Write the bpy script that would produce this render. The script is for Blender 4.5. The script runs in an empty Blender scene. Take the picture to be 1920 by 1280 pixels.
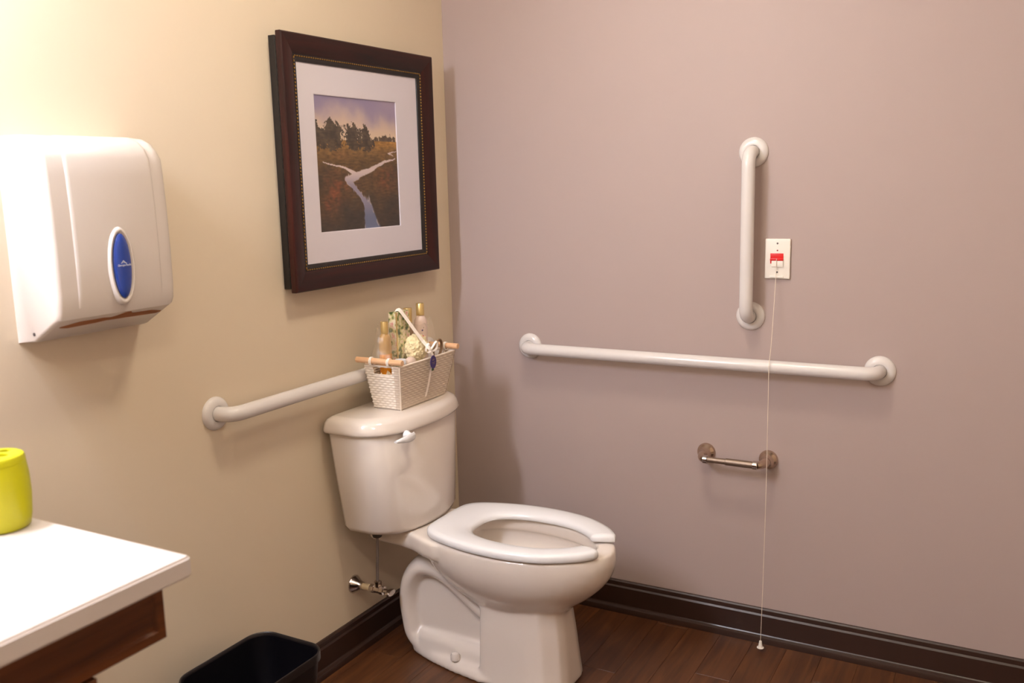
import bpy, bmesh, math, random
from math import sin, cos, pi, sqrt, atan2, exp
from mathutils import Vector, Matrix, noise

random.seed(7)
SC = bpy.context.scene
COL = SC.collection

# ------------------------------------------------------------------ camera
CAMPOS = Vector((-2.625758, -1.692835, 1.374740))
yaw, pitch, roll = 1.061937, -0.171460, -0.024538
fw = Vector((sin(yaw) * cos(pitch), cos(yaw) * cos(pitch), sin(pitch)))
rt = Vector((cos(yaw), -sin(yaw), 0))
up = rt.cross(fw)
rt2 = cos(roll) * rt + sin(roll) * up
up2 = -sin(roll) * rt + cos(roll) * up
cam_data = bpy.data.cameras.new('camera')
cam = bpy.data.objects.new('camera', cam_data)
COL.objects.link(cam)
cam.matrix_world = Matrix(((rt2.x, up2.x, -fw.x, CAMPOS.x), (rt2.y, up2.y, -fw.y, CAMPOS.y),
                           (rt2.z, up2.z, -fw.z, CAMPOS.z), (0, 0, 0, 1)))
cam_data.sensor_width = 36
cam_data.lens = 1749.237024 / 1920 * 36
cam_data.clip_start = .05
cam_data.dof.use_dof = True
cam_data.dof.focus_distance = 2.6
cam_data.dof.aperture_fstop = 4.5
SC.camera = cam

# ------------------------------------------------------------------ world, lights, exposure
SC.view_settings.view_transform = 'Standard'
SC.view_settings.look = 'None'
SC.view_settings.gamma = 1
SC.view_settings.use_curve_mapping = False
SC.view_settings.exposure = 1.32
w = bpy.data.worlds.new('world'); SC.world = w; w.use_nodes = True
w.node_tree.nodes['Background'].inputs[0].default_value = (1, .8, .62, 1)
w.node_tree.nodes['Background'].inputs[1].default_value = .05

LAMP = (1.0, 1.05, 1.22)          # lamp above the sink
LAMP_CEIL = (1.0, .89, .69)     # warmer ceiling lamps
VANITY_POS = (-2.24, -.165, 1.96)
VANITY_STRENGTH = 77
CEIL_POS = [(-.95, -.85, 2.44), (-2.5, -1.55, 2.44)]  # second is an added fill lamp for the lower wall and pedestal
CEIL_STRENGTH = [23, 22]

# ------------------------------------------------------------------ helpers
def lin(c):
    c = c / 255.0
    return c / 12.92 if c <= .04045 else ((c + .055) / 1.055) ** 2.4

def rgb(r, g, b):
    return (lin(r), lin(g), lin(b), 1)

def mat(name, col, rough=.5, metal=0, spec=.5, coat=0, bump=0, bscale=60, var=0, vscale=4, trans=0, sub=0, bdist=.002):
    m = bpy.data.materials.new(name); m.use_nodes = True
    nt = m.node_tree; b = nt.nodes['Principled BSDF']
    b.inputs['Base Color'].default_value = col
    b.inputs['Roughness'].default_value = rough
    b.inputs['Metallic'].default_value = metal
    b.inputs['Specular IOR Level'].default_value = spec
    b.inputs['Coat Weight'].default_value = coat
    b.inputs['Coat Roughness'].default_value = .08
    b.inputs['Transmission Weight'].default_value = trans
    tc = nt.nodes.new('ShaderNodeNewGeometry')
    if bump:
        n = nt.nodes.new('ShaderNodeTexNoise'); n.inputs['Scale'].default_value = bscale; n.inputs['Detail'].default_value = 3
        nt.links.new(tc.outputs['Position'], n.inputs['Vector'])
        bp = nt.nodes.new('ShaderNodeBump'); bp.inputs['Strength'].default_value = bump; bp.inputs['Distance'].default_value = bdist
        nt.links.new(n.outputs['Fac'], bp.inputs['Height']); nt.links.new(bp.outputs['Normal'], b.inputs['Normal'])
    if var:
        n = nt.nodes.new('ShaderNodeTexNoise'); n.inputs['Scale'].default_value = vscale; n.inputs['Detail'].default_value = 4
        nt.links.new(tc.outputs['Position'], n.inputs['Vector'])
        mx = nt.nodes.new('ShaderNodeMix'); mx.data_type = 'RGBA'
        mx.inputs[6].default_value = tuple(max(0, c * (1 - var)) for c in col[:3]) + (1,)
        mx.inputs[7].default_value = tuple(min(1, c * (1 + var)) for c in col[:3]) + (1,)
        nt.links.new(n.outputs['Fac'], mx.inputs[0]); nt.links.new(mx.outputs[2], b.inputs['Base Color'])
    return m

def wood_mat(name, dark, light, rough=.35, axis='x', scale=1.0, rnd=0, spec=.5, coat=0):
    m = bpy.data.materials.new(name); m.use_nodes = True
    nt = m.node_tree; L = nt.links; b = nt.nodes['Principled BSDF']
    b.inputs['Roughness'].default_value = rough; b.inputs['Specular IOR Level'].default_value = spec
    b.inputs['Coat Weight'].default_value = coat
    g = nt.nodes.new('ShaderNodeNewGeometry')
    mp = nt.nodes.new('ShaderNodeMapping')
    s = {'x': (1.6, 26, 26), 'y': (26, 1.6, 26), 'z': (26, 26, 1.6)}[axis]
    mp.inputs['Scale'].default_value = tuple(v * scale for v in s)
    L.new(g.outputs['Position'], mp.inputs['Vector'])
    n = nt.nodes.new('ShaderNodeTexNoise'); n.inputs['Scale'].default_value = 1.6
    n.inputs['Detail'].default_value = 7; n.inputs['Roughness'].default_value = .62; n.inputs['Distortion'].default_value = .8
    oi = nt.nodes.new('ShaderNodeObjectInfo')
    if rnd:
        ad = nt.nodes.new('ShaderNodeVectorMath'); ad.operation = 'ADD'
        ml = nt.nodes.new('ShaderNodeMath'); ml.operation = 'MULTIPLY'; ml.inputs[1].default_value = 37
        L.new(oi.outputs['Random'], ml.inputs[0]); L.new(mp.outputs[0], ad.inputs[0]); L.new(ml.outputs[0], ad.inputs[1])
        L.new(ad.outputs[0], n.inputs['Vector'])
    else:
        L.new(mp.outputs[0], n.inputs['Vector'])
    cr = nt.nodes.new('ShaderNodeValToRGB')
    cr.color_ramp.elements[0].position = .32; cr.color_ramp.elements[0].color = dark
    cr.color_ramp.elements[1].position = .72; cr.color_ramp.elements[1].color = light
    L.new(n.outputs['Fac'], cr.inputs[0])
    if rnd:
        hv = nt.nodes.new('ShaderNodeHueSaturation')
        mr = nt.nodes.new('ShaderNodeMapRange'); mr.inputs[3].default_value = 1 - rnd; mr.inputs[4].default_value = 1 + rnd
        L.new(oi.outputs['Random'], mr.inputs[0]); L.new(mr.outputs[0], hv.inputs['Value'])
        L.new(cr.outputs[0], hv.inputs['Color']); L.new(hv.outputs[0], b.inputs['Base Color'])
    else:
        L.new(cr.outputs[0], b.inputs['Base Color'])
    bp = nt.nodes.new('ShaderNodeBump'); bp.inputs['Strength'].default_value = .15; bp.inputs['Distance'].default_value = .001
    L.new(n.outputs['Fac'], bp.inputs['Height']); L.new(bp.outputs[0], b.inputs['Normal'])
    return m

def emit(name, col, s):
    m = bpy.data.materials.new(name); m.use_nodes = True
    nt = m.node_tree; nt.nodes.clear()
    o = nt.nodes.new('ShaderNodeOutputMaterial'); e = nt.nodes.new('ShaderNodeEmission')
    e.inputs[0].default_value = (*col, 1); e.inputs[1].default_value = s
    nt.links.new(e.outputs[0], o.inputs[0])
    return m

def film_mat(name, tint, opacity, rough=.05, gloss=.12):
    m = bpy.data.materials.new(name); m.use_nodes = True
    nt = m.node_tree; nt.nodes.clear(); L = nt.links
    o = nt.nodes.new('ShaderNodeOutputMaterial')
    tr = nt.nodes.new('ShaderNodeBsdfTransparent')
    df = nt.nodes.new('ShaderNodeBsdfDiffuse'); df.inputs[0].default_value = tint
    gl = nt.nodes.new('ShaderNodeBsdfGlossy'); gl.inputs['Roughness'].default_value = rough
    m1 = nt.nodes.new('ShaderNodeMixShader'); m1.inputs[0].default_value = opacity
    m2 = nt.nodes.new('ShaderNodeMixShader'); m2.inputs[0].default_value = gloss
    L.new(tr.outputs[0], m1.inputs[1]); L.new(df.outputs[0], m1.inputs[2])
    L.new(m1.outputs[0], m2.inputs[1]); L.new(gl.outputs[0], m2.inputs[2]); L.new(m2.outputs[0], o.inputs[0])
    return m

def thing(name, label, cat, loc, group=None):
    o = bpy.data.objects.new(name, None); COL.objects.link(o); o.location = loc
    o.empty_display_size = .02
    o['label'] = label; o['category'] = cat
    if group: o['group'] = group
    return o

def link(name, bm, m, parent=None, smooth=True, angle=40):
    """bm is in world coordinates; the mesh is stored relative to its top-level thing"""
    bmesh.ops.recalc_face_normals(bm, faces=bm.faces)
    me = bpy.data.meshes.new(name)
    if parent is not None:
        r = parent; off = Vector((0, 0, 0))
        while r is not None:
            off += Vector(r.location); r = r.parent
        bmesh.ops.translate(bm, verts=bm.verts, vec=-off)
    bm.to_mesh(me); bm.free()
    if smooth:
        for p in me.polygons: p.use_smooth = True
        try: me.set_sharp_from_angle(angle=math.radians(angle))
        except Exception: pass
    o = bpy.data.objects.new(name, me); COL.objects.link(o)
    if m is not None: me.materials.append(m)
    if parent is not None: o.parent = parent
    return o

def settle(o, pivot):
    """move the origin of a single-mesh thing"""
    p = Vector(pivot); o.data.transform(Matrix.Translation(-p)); o.location = p
    return o

def tag(o, label=None, cat=None, group=None, kind=None):
    if label: o['label'] = label
    if cat: o['category'] = cat
    if group: o['group'] = group
    if kind: o['kind'] = kind
    return o

def add_box(bm, x0, x1, y0, y1, z0, z1, bev=0, seg=2):
    vs = [bm.verts.new((x, y, z)) for z in (z0, z1) for y in (y0, y1) for x in (x0, x1)]
    fs = [bm.faces.new([vs[i] for i in f]) for f in ((0, 2, 3, 1), (4, 5, 7, 6), (0, 1, 5, 4), (2, 6, 7, 3), (0, 4, 6, 2), (1, 3, 7, 5))]
    if bev:
        es = {e for f in fs for e in f.edges}
        bmesh.ops.bevel(bm, geom=list(es), offset=bev, segments=seg, affect='EDGES', profile=.6)

def box_bm(*a, **k):
    bm = bmesh.new(); add_box(bm, *a, **k); return bm

def frame_axes(d):
    d = Vector(d).normalized()
    a = Vector((0, 0, 1)) if abs(d.z) < .9 else Vector((1, 0, 0))
    u = d.cross(a).normalized(); v = d.cross(u).normalized()
    return d, u, v

def loft(bm, rings, cap0=True, cap1=True, closed=True):
    R = [[bm.verts.new(p) for p in r] for r in rings]
    n = len(R[0])
    for a, b in zip(R, R[1:]):
        for i in range(n if closed else n - 1):
            j = (i + 1) % n
            try: bm.faces.new((a[i], a[j], b[j], b[i]))
            except ValueError: pass
    if cap0: bm.faces.new(R[0][::-1])
    if cap1: bm.faces.new(R[-1])
    return R

def add_lathe(bm, prof, origin, axis, seg=32, cap0=True, cap1=True):
    d, u, v = frame_axes(axis); o = Vector(origin)
    rings = [[o + d * h + (u * cos(2 * pi * i / seg) + v * sin(2 * pi * i / seg)) * max(r, 1e-5) for i in range(seg)] for r, h in prof]
    loft(bm, rings, cap0, cap1)

def add_tube(bm, pts, r, seg=16, cap=True):
    pts = [Vector(p) for p in pts]
    rs = r if isinstance(r, (list, tuple)) else [r] * len(pts)
    rings = []; prev = None
    for i, p in enumerate(pts):
        t = (pts[min(i + 1, len(pts) - 1)] - pts[max(i - 1, 0)]).normalized()
        if prev is None: _, u, v = frame_axes(t)
        else:
            u = (prev - t * prev.dot(t)).normalized(); v = t.cross(u).normalized()
        prev = u
        rings.append([p + (u * cos(2 * pi * k / seg) + v * sin(2 * pi * k / seg)) * rs[i] for k in range(seg)])
    loft(bm, rings, cap, cap)

def add_sphere(bm, c, r, scale=(1, 1, 1), sub=2):
    g = bmesh.ops.create_icosphere(bm, subdivisions=sub, radius=r)
    for v in g['verts']:
        v.co = Vector((v.co.x * scale[0], v.co.y * scale[1], v.co.z * scale[2])) + Vector(c)

def spline(pts, n=8):
    P = [Vector(p) for p in pts]; P = [2 * P[0] - P[1]] + P + [2 * P[-1] - P[-2]]
    out = []
    for i in range(1, len(P) - 2):
        a, b, c, d = P[i - 1:i + 3]
        for k in range(n):
            t = k / n
            out.append(.5 * ((2 * b) + (c - a) * t + (2 * a - 5 * b + 4 * c - d) * t * t + (3 * b - a - 3 * c + d) * t ** 3))
    out.append(P[-2])
    return out

def bend_path(pts, rad, n=8):
    """polyline with rounded corners"""
    P = [Vector(p) for p in pts]; out = [P[0]]
    for a, b, c in zip(P, P[1:], P[2:]):
        p0 = b + (a - b).normalized() * rad; p1 = b + (c - b).normalized() * rad
        for k in range(n + 1):
            t = k / n
            out.append(p0 * (1 - t) ** 2 + b * 2 * t * (1 - t) + p1 * t * t)
    out.append(P[-1]); return out

def rrect(x0, x1, y0, y1, z, r, n=6):
    out = []
    for cx, cy, a in ((x1 - r, y1 - r, 0), (x0 + r, y1 - r, 90), (x0 + r, y0 + r, 180), (x1 - r, y0 + r, 270)):
        for k in range(n + 1):
            t = math.radians(a + 90 * k / n)
            out.append((cx + r * cos(t), cy + r * sin(t), z))
    return out

def evaluated(o, mods):
    for kind, kw in mods:
        md = o.modifiers.new(kind, kind)
        for k, v in kw.items(): setattr(md, k, v)
    bpy.context.view_layer.update()
    dg = bpy.context.evaluated_depsgraph_get()
    me = bpy.data.meshes.new_from_object(o.evaluated_get(dg))
    o.modifiers.clear(); old = o.data; o.data = me; bpy.data.meshes.remove(old)
    for p in me.polygons: p.use_smooth = True
    return o

def boolean_cut(o, cutter_bm):
    c = link('cutter', cutter_bm, None, None)
    if o.parent:
        off = Vector((0, 0, 0)); r = o.parent
        while r is not None: off += Vector(r.location); r = r.parent
        c.location = off
    bpy.context.view_layer.update()
    evaluated(o, [('BOOLEAN', dict(operation='DIFFERENCE', object=c, solver='EXACT'))])
    bpy.data.objects.remove(c)
    try: o.data.set_sharp_from_angle(angle=math.radians(35))
    except Exception: pass

# ------------------------------------------------------------------ materials
M = {}
M['beige'] = mat('beige_wall_paint', rgb(219, 203, 180), .62, bump=.12, bscale=140, bdist=.001, spec=.35)
M['taupe'] = mat('mauve_taupe_wall_paint', rgb(175, 157, 152), .58, bump=.12, bscale=140, bdist=.001, spec=.4)
M['ceiling'] = mat('white_ceiling_paint', rgb(232, 226, 216), .8, bump=.1, bscale=90)
M['porcelain'] = mat('white_porcelain', rgb(226, 215, 206), .12, coat=.6, spec=.5)
M['seat'] = mat('white_seat_plastic', rgb(230, 229, 232), .22, spec=.5)
M['white_enamel'] = mat('white_enamelled_steel', rgb(217, 211, 209), .22, spec=.5)
M['white_plastic'] = mat('white_abs_plastic', rgb(236, 229, 220), .3, spec=.5)
M['dispenser'] = mat('glossy_white_dispenser_plastic', rgb(206, 196, 189), .24, spec=.5)
M['cavity'] = mat('dark_brown_recess', rgb(150, 92, 50), .8)
M['blue'] = mat('glossy_blue_badge', rgb(28, 62, 150), .12, coat=.5)
M['print_white'] = mat('white_print', rgb(225, 228, 238), .4)
M['black_plastic'] = mat('black_plastic', rgb(9, 7, 12), .38, spec=.35)
M['rim_black'] = mat('paler_black_plastic_lip', rgb(26, 21, 22), .3)  # bin lip a little paler than the body
M['base'] = mat('dark_brown_baseboard_paint', rgb(52, 33, 26), .3, spec=.5, var=.15, vscale=8)
M['nickel'] = mat('brushed_nickel', rgb(150, 132, 118), .5, metal=1, bump=.05, bscale=400)
M['post_nickel'] = mat('satin_nickel_post', rgb(196, 174, 156), .22, metal=1)
M['chrome'] = mat('chrome', rgb(205, 195, 188), .16, metal=1)
M['cream_pipe'] = mat('cream_plastic_pipe', rgb(205, 180, 140), .4)
M['braid'] = mat('braided_steel_hose', rgb(150, 140, 135), .35, metal=.9, bump=.6, bscale=900)
M['dark_nut'] = mat('dark_grey_plastic_nut', rgb(66, 58, 52), .5)
M['mahog_v'] = wood_mat('mahogany_frame_vertical', rgb(24, 10, 9), rgb(62, 20, 13), .34, 'z', 1.0, spec=.35)
M['mahog_h'] = wood_mat('mahogany_frame_horizontal', rgb(24, 10, 9), rgb(56, 19, 13), .34, 'x', 1.0, spec=.35)
M['frame_black'] = mat('black_frame_back_moulding', rgb(30, 24, 22), .25)
M['gold'] = mat('antique_gold_bead', rgb(170, 128, 62), .35, metal=.7)
M['matboard'] = mat('white_mat_board', rgb(222, 216, 226), .85, spec=.2)
M['vanity'] = wood_mat('dark_walnut_cabinet', rgb(58, 29, 12), rgb(120, 66, 28), .35, 'x', 1.0)
M['counter'] = mat('white_cultured_marble', rgb(206, 197, 194), .4, var=.02, vscale=5, coat=0)
M['lime'] = mat('lime_green_ceramic', rgb(184, 182, 6), .38, coat=0, spec=.5)
M['dark_hole'] = mat('dark_inside', rgb(60, 62, 10), .8)
M['floor'] = wood_mat('dark_brown_vinyl_plank', rgb(62, 33, 16), rgb(104, 62, 32), .4, 'x', 1.0, rnd=.08)
M['subfloor'] = mat('dark_floor_joint', rgb(26, 15, 10), .8)
M['wicker'] = mat('white_woven_wicker', rgb(240, 228, 214), .6)
M['dowel'] = wood_mat('light_wood_dowel', rgb(214, 164, 122), rgb(232, 190, 150), .45, 'y', 2)
M['binding'] = mat('white_binding_cord', rgb(240, 232, 222), .6)
M['red'] = mat('red_plastic_switch', rgb(214, 20, 22), .3)
M['screw'] = mat('dark_screw_head', rgb(88, 80, 84), .4, metal=.5)
M['led'] = mat('dark_red_indicator', rgb(140, 20, 40), .2)
M['cord'] = mat('white_cotton_cord', rgb(228, 214, 196), .7)
M['amber'] = mat('amber_liquid_bottle', rgb(214, 136, 28), .25, coat=.1)
M['amber_pale'] = mat('clear_bottle_shoulder', rgb(186, 146, 92), .25, coat=.1)
M['goldcap'] = mat('brass_gold_cap', rgb(220, 192, 130), .3, metal=.7)
M['pinkbottle'] = mat('pale_pink_lotion_bottle', rgb(226, 202, 190), .25)
M['cream_net'] = mat('cream_bath_netting', rgb(240, 224, 180), .75)
M['brown_cord'] = mat('brown_twisted_cord', rgb(140, 108, 78), .6)
M['ribbon'] = mat('white_satin_ribbon', rgb(246, 236, 226), .35)
M['purple'] = mat('purple_blue_gift_tag', rgb(64, 48, 112), .3)
M['greenbit'] = mat('dark_green_tag_tab', rgb(58, 84, 50), .5)
M['tissue'] = mat('crumpled_cream_tissue', rgb(238, 222, 196), .8)
M['film'] = film_mat('clear_cellophane_film', rgb(250, 228, 200), .07, .3, .02)
M['film_dense'] = film_mat('gathered_cellophane_film', rgb(226, 202, 178), .34, .25, .06)
M['glass'] = film_mat('picture_glass', (1, 1, 1, 1), 0, .02, .03)
M['caulk'] = mat('white_caulk', rgb(225, 218, 212), .5)
M['metal_white'] = mat('white_fixture_metal', rgb(220, 214, 205), .4)

# ------------------------------------------------------------------ room shell
RX0, RY0, RH = -3.3, -2.3, 2.45
def wall(name, *a, m):
    o = link(name, box_bm(*a), M[m], None, smooth=False); o['kind'] = 'structure'; return o
wall('wall_back', RX0 - .1, .1, 0, .1, 0, RH, m='beige')
wall('wall_right', 0, .1, RY0, 0, 0, RH, m='taupe')
wall('wall_left', RX0 - .1, RX0, RY0, 0, 0, RH, m='beige')
wall('wall_front', RX0 - .1, .1, RY0 - .1, RY0, 0, RH, m='beige')
wall('ceiling', RX0 - .1, .1, RY0 - .1, .1, RH, RH + .1, m='ceiling')
floor = wall('floor', RX0 - .1, .1, RY0 - .1, .1, -.1, -.004, m='subfloor')

PW, PL = .0992, .914
def plank_mesh(L):
    bm = bmesh.new(); g = .0002
    b0 = [(g, g, -.004), (L - g, g, -.004), (L - g, PW - g, -.004), (g, PW - g, -.004)]
    b1 = [(g, g, -.0007), (L - g, g, -.0007), (L - g, PW - g, -.0007), (g, PW - g, -.0007)]
    c = .0009
    t = [(c, c, 0), (L - c, c, 0), (L - c, PW - c, 0), (c, PW - c, 0)]
    loft(bm, [b0, b1, t], False, True)
    bmesh.ops.recalc_face_normals(bm, faces=bm.faces)
    me = bpy.data.meshes.new('plank'); bm.to_mesh(me); bm.free(); me.materials.append(M['floor']); return me
full = plank_mesh(PL)
row = 0; y = -.0  # joints fall at y = -.843, -.942, -1.041
y = -.843 + 8 * PW
while y > RY0 - PW:
    x = -(.31 * row % 1.0) * PL
    xr = 0.0; x = xr + ((.37 * row) % 1.0) * PL - PL
    xe = 0.0
    while xe > RX0:
        x0 = max(x, RX0)
        me = full if abs((xe - x0) - PL) < 1e-4 else plank_mesh(xe - x0)
        o = bpy.data.objects.new('plank', me); o.location = (x0, y, 0); COL.objects.link(o); o.parent = floor
        xe = x0; x = x0 - PL
    y -= PW; row += 1

BASEP = [(0, .102), (.006, .102), (.0095, .098), (.0105, .090), (.0105, .086), (.0145, .081), (.0145, .024), (.0165, .021), (.024, .017), (.0265, .010), (.0265, 0), (0, 0)]
def baseboard(name, fn, a, b):
    bm = bmesh.new()
    loft(bm, [[fn(d, s, z) for d, z in BASEP] for s in (a, b)])
    o = link(name, bm, M['base'], None, angle=25); o['kind'] = 'structure'
baseboard('baseboard_back', lambda d, s, z: (s, -d, z), RX0, 0)
baseboard('baseboard_right', lambda d, s, z: (-d, s, z), RY0, 0)
baseboard('baseboard_left', lambda d, s, z: (RX0 + d, s, z), RY0, 0)
baseboard('baseboard_front', lambda d, s, z: (s, RY0 + d, z), RX0, 0)

dr = wall('added_reflection_door', -2.75, -1.85, RY0 - .02, RY0 + .012, .0, 2.05, m='vanity')  # unseen dark door added to give the metal something to reflect
for z0_, z1_ in ((.18, .95), (1.1, 1.9)):
    dp_ = link('reflection_door_panel', box_bm(-2.62, -1.98, RY0 + .012, RY0 + .02, z0_, z1_, bev=.004), M['vanity'], dr, smooth=False)
bm = bmesh.new(); add_lathe(bm, [(.03, 0), (.03, .006), (.01, .012), (.01, .04), (.028, .05), (.028, .07), (.01, .078)], (-1.93, RY0 + .012, 1.0), (0, 1, 0), 20)
link('reflection_door_knob', bm, M['nickel'], dr)
for nm, a_ in (('reflection_door_trim_1', (-2.82, -2.75, 0, 2.12)), ('reflection_door_trim_2', (-1.85, -1.78, 0, 2.12)), ('reflection_door_trim_3', (-2.75, -1.85, 2.05, 2.12))):
    wall(nm, a_[0], a_[1], RY0, RY0 + .018, a_[2], a_[3], m='base')  # casing of the added reflection door

# ------------------------------------------------------------------ lamps outside the frame
vx, vy, vz = VANITY_POS
vl = thing('vanity_light', 'wall light bar with three glowing globes above the sink, left of the paper towel dispenser', 'light', (vx, 0, vz))
link('back_plate', box_bm(vx - .37, vx + .37, -.03, 0, vz - .05, vz + .05, bev=.008), M['nickel'], vl)
em = emit('vanity_globe_glow', LAMP, VANITY_STRENGTH)
for k in (-1, 0, 1):
    bm = bmesh.new(); add_tube(bm, bend_path([(vx + k * .27, -.02, vz + .0), (vx + k * .27, vy, vz), (vx + k * .27, vy, vz + .06)], .03), .009, 10)
    link('lamp_arm', bm, M['nickel'], vl)
    bm = bmesh.new(); add_sphere(bm, (vx + k * .27, vy, vz - .0), .055, sub=3)
    link('globe', bm, em, vl)
for i, (p, s) in enumerate(zip(CEIL_POS, CEIL_STRENGTH)):
    cl = thing('ceiling_light', ['round flush ceiling light above the toilet', 'unseen round flush ceiling light added as fill from behind left'][i], 'light', (p[0], p[1], RH))
    bm = bmesh.new(); add_lathe(bm, [(.16, 0), (.165, .012), (.155, .03), (.145, .03)], (p[0], p[1], RH), (0, 0, -1), 40)
    link('rim', bm, M['metal_white'], cl)
    bm = bmesh.new(); add_lathe(bm, [(.143, .0), (.143, .032), (.10, .042), (0.001, .046)], (p[0], p[1], RH - .002), (0, 0, -1), 40, cap0=False, cap1=False)
    link('diffuser', bm, emit('ceiling_glow_%d' % i, LAMP_CEIL, s), cl)

# ------------------------------------------------------------------ toilet
TX = -.475
T = thing('toilet', 'white two-piece toilet with open-front seat standing against the beige wall', 'toilet', (TX, -.38, 0))

def egg(z, hw, yf, yr, yc, n=48, pw=1.0, pr=.85):
    out = []
    for i in range(n):
        t = 2 * pi * i / n
        s, c = sin(t), cos(t)
        x = hw * (abs(s) ** pw) * (1 if s > 0 else -1)
        if c >= 0: yy = yc - (yc - yf) * c
        else: yy = yc + (yr - yc) * (abs(c) ** pr)
        out.append((TX + x, yy, z))
    return out

bm = bmesh.new()
# bowl with rim and cavity
def smooth_rings(Rr, n=3):
    m = len(Rr[0]); cols = [spline([q[k] for q in Rr], n) for k in range(m)]
    return [[cols[k][j] for k in range(m)] for j in range(len(cols[0]))]
rings = [egg(.185, .070, -.615, -.38, -.50), egg(.205, .088, -.64, -.35, -.50), egg(.235, .112, -.675, -.31, -.50), egg(.265, .134, -.715, -.27, -.50),
         egg(.30, .155, -.752, -.235, -.50), egg(.335, .168, -.775, -.21, -.50), egg(.37, .173, -.783, -.20, -.50), egg(.395, .172, -.780, -.20, -.50),
         egg(.402, .167, -.775, -.205, -.50), egg(.402, .125, -.733, -.30, -.50), egg(.395, .120, -.728, -.305, -.50), egg(.368, .120, -.728, -.305, -.50),
         egg(.362, .130, -.738, -.295, -.50), egg(.34, .130, -.735, -.30, -.50), egg(.30, .112, -.70, -.32, -.50),
         egg(.265, .085, -.65, -.35, -.49), egg(.24, .055, -.59, -.38, -.48), egg(.225, .02, -.52, -.44, -.48)]
loft(bm, smooth_rings(rings))
# deck under the tank
def outline(half, z, grow=0):
    L = [(TX - x - grow, y, z) for x, y in half]; R = [(TX + x + grow, y, z) for x, y in reversed(half)]
    return L + R
deck = [(.095, -.05), (.100, -.10), (.104, -.16), (.115, -.21), (.138, -.26), (.155, -.31), (.150, -.325), (.10, -.33)]
loft(bm, [outline(deck, .340, -.02), outline(deck, .352, -.004), outline(deck, .365), outline(deck, .395), outline(deck, .402, -.006)])
# front column of the pedestal
colp = [(.098, -.42), (.104, -.44), (.104, -.57), (.094, -.615), (.058, -.652), (.03, -.66)]
def col_ring(z, g, dy):
    h = [(x + g, y + dy * (abs(y) - .42) / .24) for x, y in colp]
    return outline(h, z)
loft(bm, [col_ring(0, .012, -.008), col_ring(.02, .009, -.006), col_ring(.06, .005, -.002), col_ring(.14, .0, .006), col_ring(.20, -.004, .014), col_ring(.27, -.006, .02)])
# foot
foot = [(.035, -.150), (.058, -.175), (.082, -.24), (.104, -.33), (.118, -.42), (.116, -.46), (.09, -.48)]
loft(bm, [outline(foot, 0), outline(foot, .012, .001), outline(foot, .026, -.006), outline(foot, .032, -.016)])
hump = [(.03, -.155), (.05, -.165), (.062, -.20), (.068, -.30), (.075, -.36), (.08, -.45)]
loft(bm, [outline(hump, .01, .012), outline(hump, .06, .002), outline(hump, .078, -.012)])
# web between trapway and pedestal
web = [(.03, -.15), (.036, -.17), (.042, -.24), (.046, -.46)]
wr = [[(TX - .036, -.14, .05), (TX - .044, -.45, .05), (TX - .044, -.45, .26), (TX - .04, -.33, .34), (TX - .036, -.21, .27), (TX - .036, -.14, .2)],
      [(TX + .036, -.14, .05), (TX + .044, -.45, .05), (TX + .044, -.45, .26), (TX + .04, -.33, .34), (TX + .036, -.21, .27), (TX + .036, -.14, .2)]]
loft(bm, wr)
# trapway tube
path = spline([(0, -.47, .145), (0, -.41, .176), (0, -.35, .216), (0, -.295, .254), (0, -.24, .274), (0, -.19, .266), (0, -.155, .225), (0, -.142, .165), (0, -.148, .105), (0, -.160, .055), (0, -.20, .02)], 6)
rings = []
for i, p in enumerate(path):
    t = (path[min(i + 1, len(path) - 1)] - path[max(i - 1, 0)]).normalized()
    nrm = Vector((0, -t.z, t.y))
    rings.append([Vector((TX, 0, 0)) + p + Vector((1, 0, 0)) * (.070 * cos(2 * pi * k / 24)) + nrm * (.035 * sin(2 * pi * k / 24)) for k in range(24)])
loft(bm, rings)
bowl = link('bowl', bm, M['porcelain'], T)
evaluated(bowl, [('REMESH', dict(mode='VOXEL', voxel_size=.0042, use_smooth_shade=True)), ('SMOOTH', dict(factor=.5, iterations=16))])

# seat
def half_to_full(h, n=5):
    pts = spline([(x, y, 0) for x, y in h], n)
    L = [(TX - p.x, p.y) for p in reversed(pts)]; R = [(TX + p.x, p.y) for p in pts[1:]]
    return L + R
so = half_to_full([(0, -.256), (.06, -.256), (.102, -.264), (.132, -.293), (.156, -.355), (.172, -.43), (.177, -.51), (.171, -.58), (.157, -.64), (.132, -.69), (.104, -.73), (.075, -.757), (.064, -.762)])
si = half_to_full([(0, -.372), (.03, -.374), (.058, -.385), (.082, -.41), (.098, -.45), (.105, -.495), (.106, -.54), (.103, -.58), (.094, -.62), (.078, -.655), (.060, -.680), (.047, -.693), (.041, -.698)])
sec = [(.03, .4055), (0, .408), (-.004, .414), (.0, .4215), (.05, .4265), (.2, .4285), (.5, .4295), (.8, .4265), (.94, .422), (1.0, .415), (1.0, .4085), (.97, .4055)]
bm = bmesh.new()
def seat_ring(k, shrink=1, add=(0, 0)):
    a, b = Vector(so[k]), Vector(si[k]); zc = .417
    return [(a.x + (b.x - a.x) * (.5 + (s - .5) * shrink) + add[0], a.y + (b.y - a.y) * (.5 + (s - .5) * shrink) + add[1], zc + (z - zc) * shrink) for s, z in sec]
rr = [seat_ring(k) for k in range(len(so))]
rr = [seat_ring(0, .55, (.010, -.009)), seat_ring(0, .86, (.007, -.006))] + rr + [seat_ring(len(so) - 1, .86, (-.007, -.006)), seat_ring(len(so) - 1, .55, (-.010, -.009))]
loft(bm, rr)
seat = link('seat', bm, M['seat'], T, angle=50)
tag(seat, 'open-front white plastic toilet seat')
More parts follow.
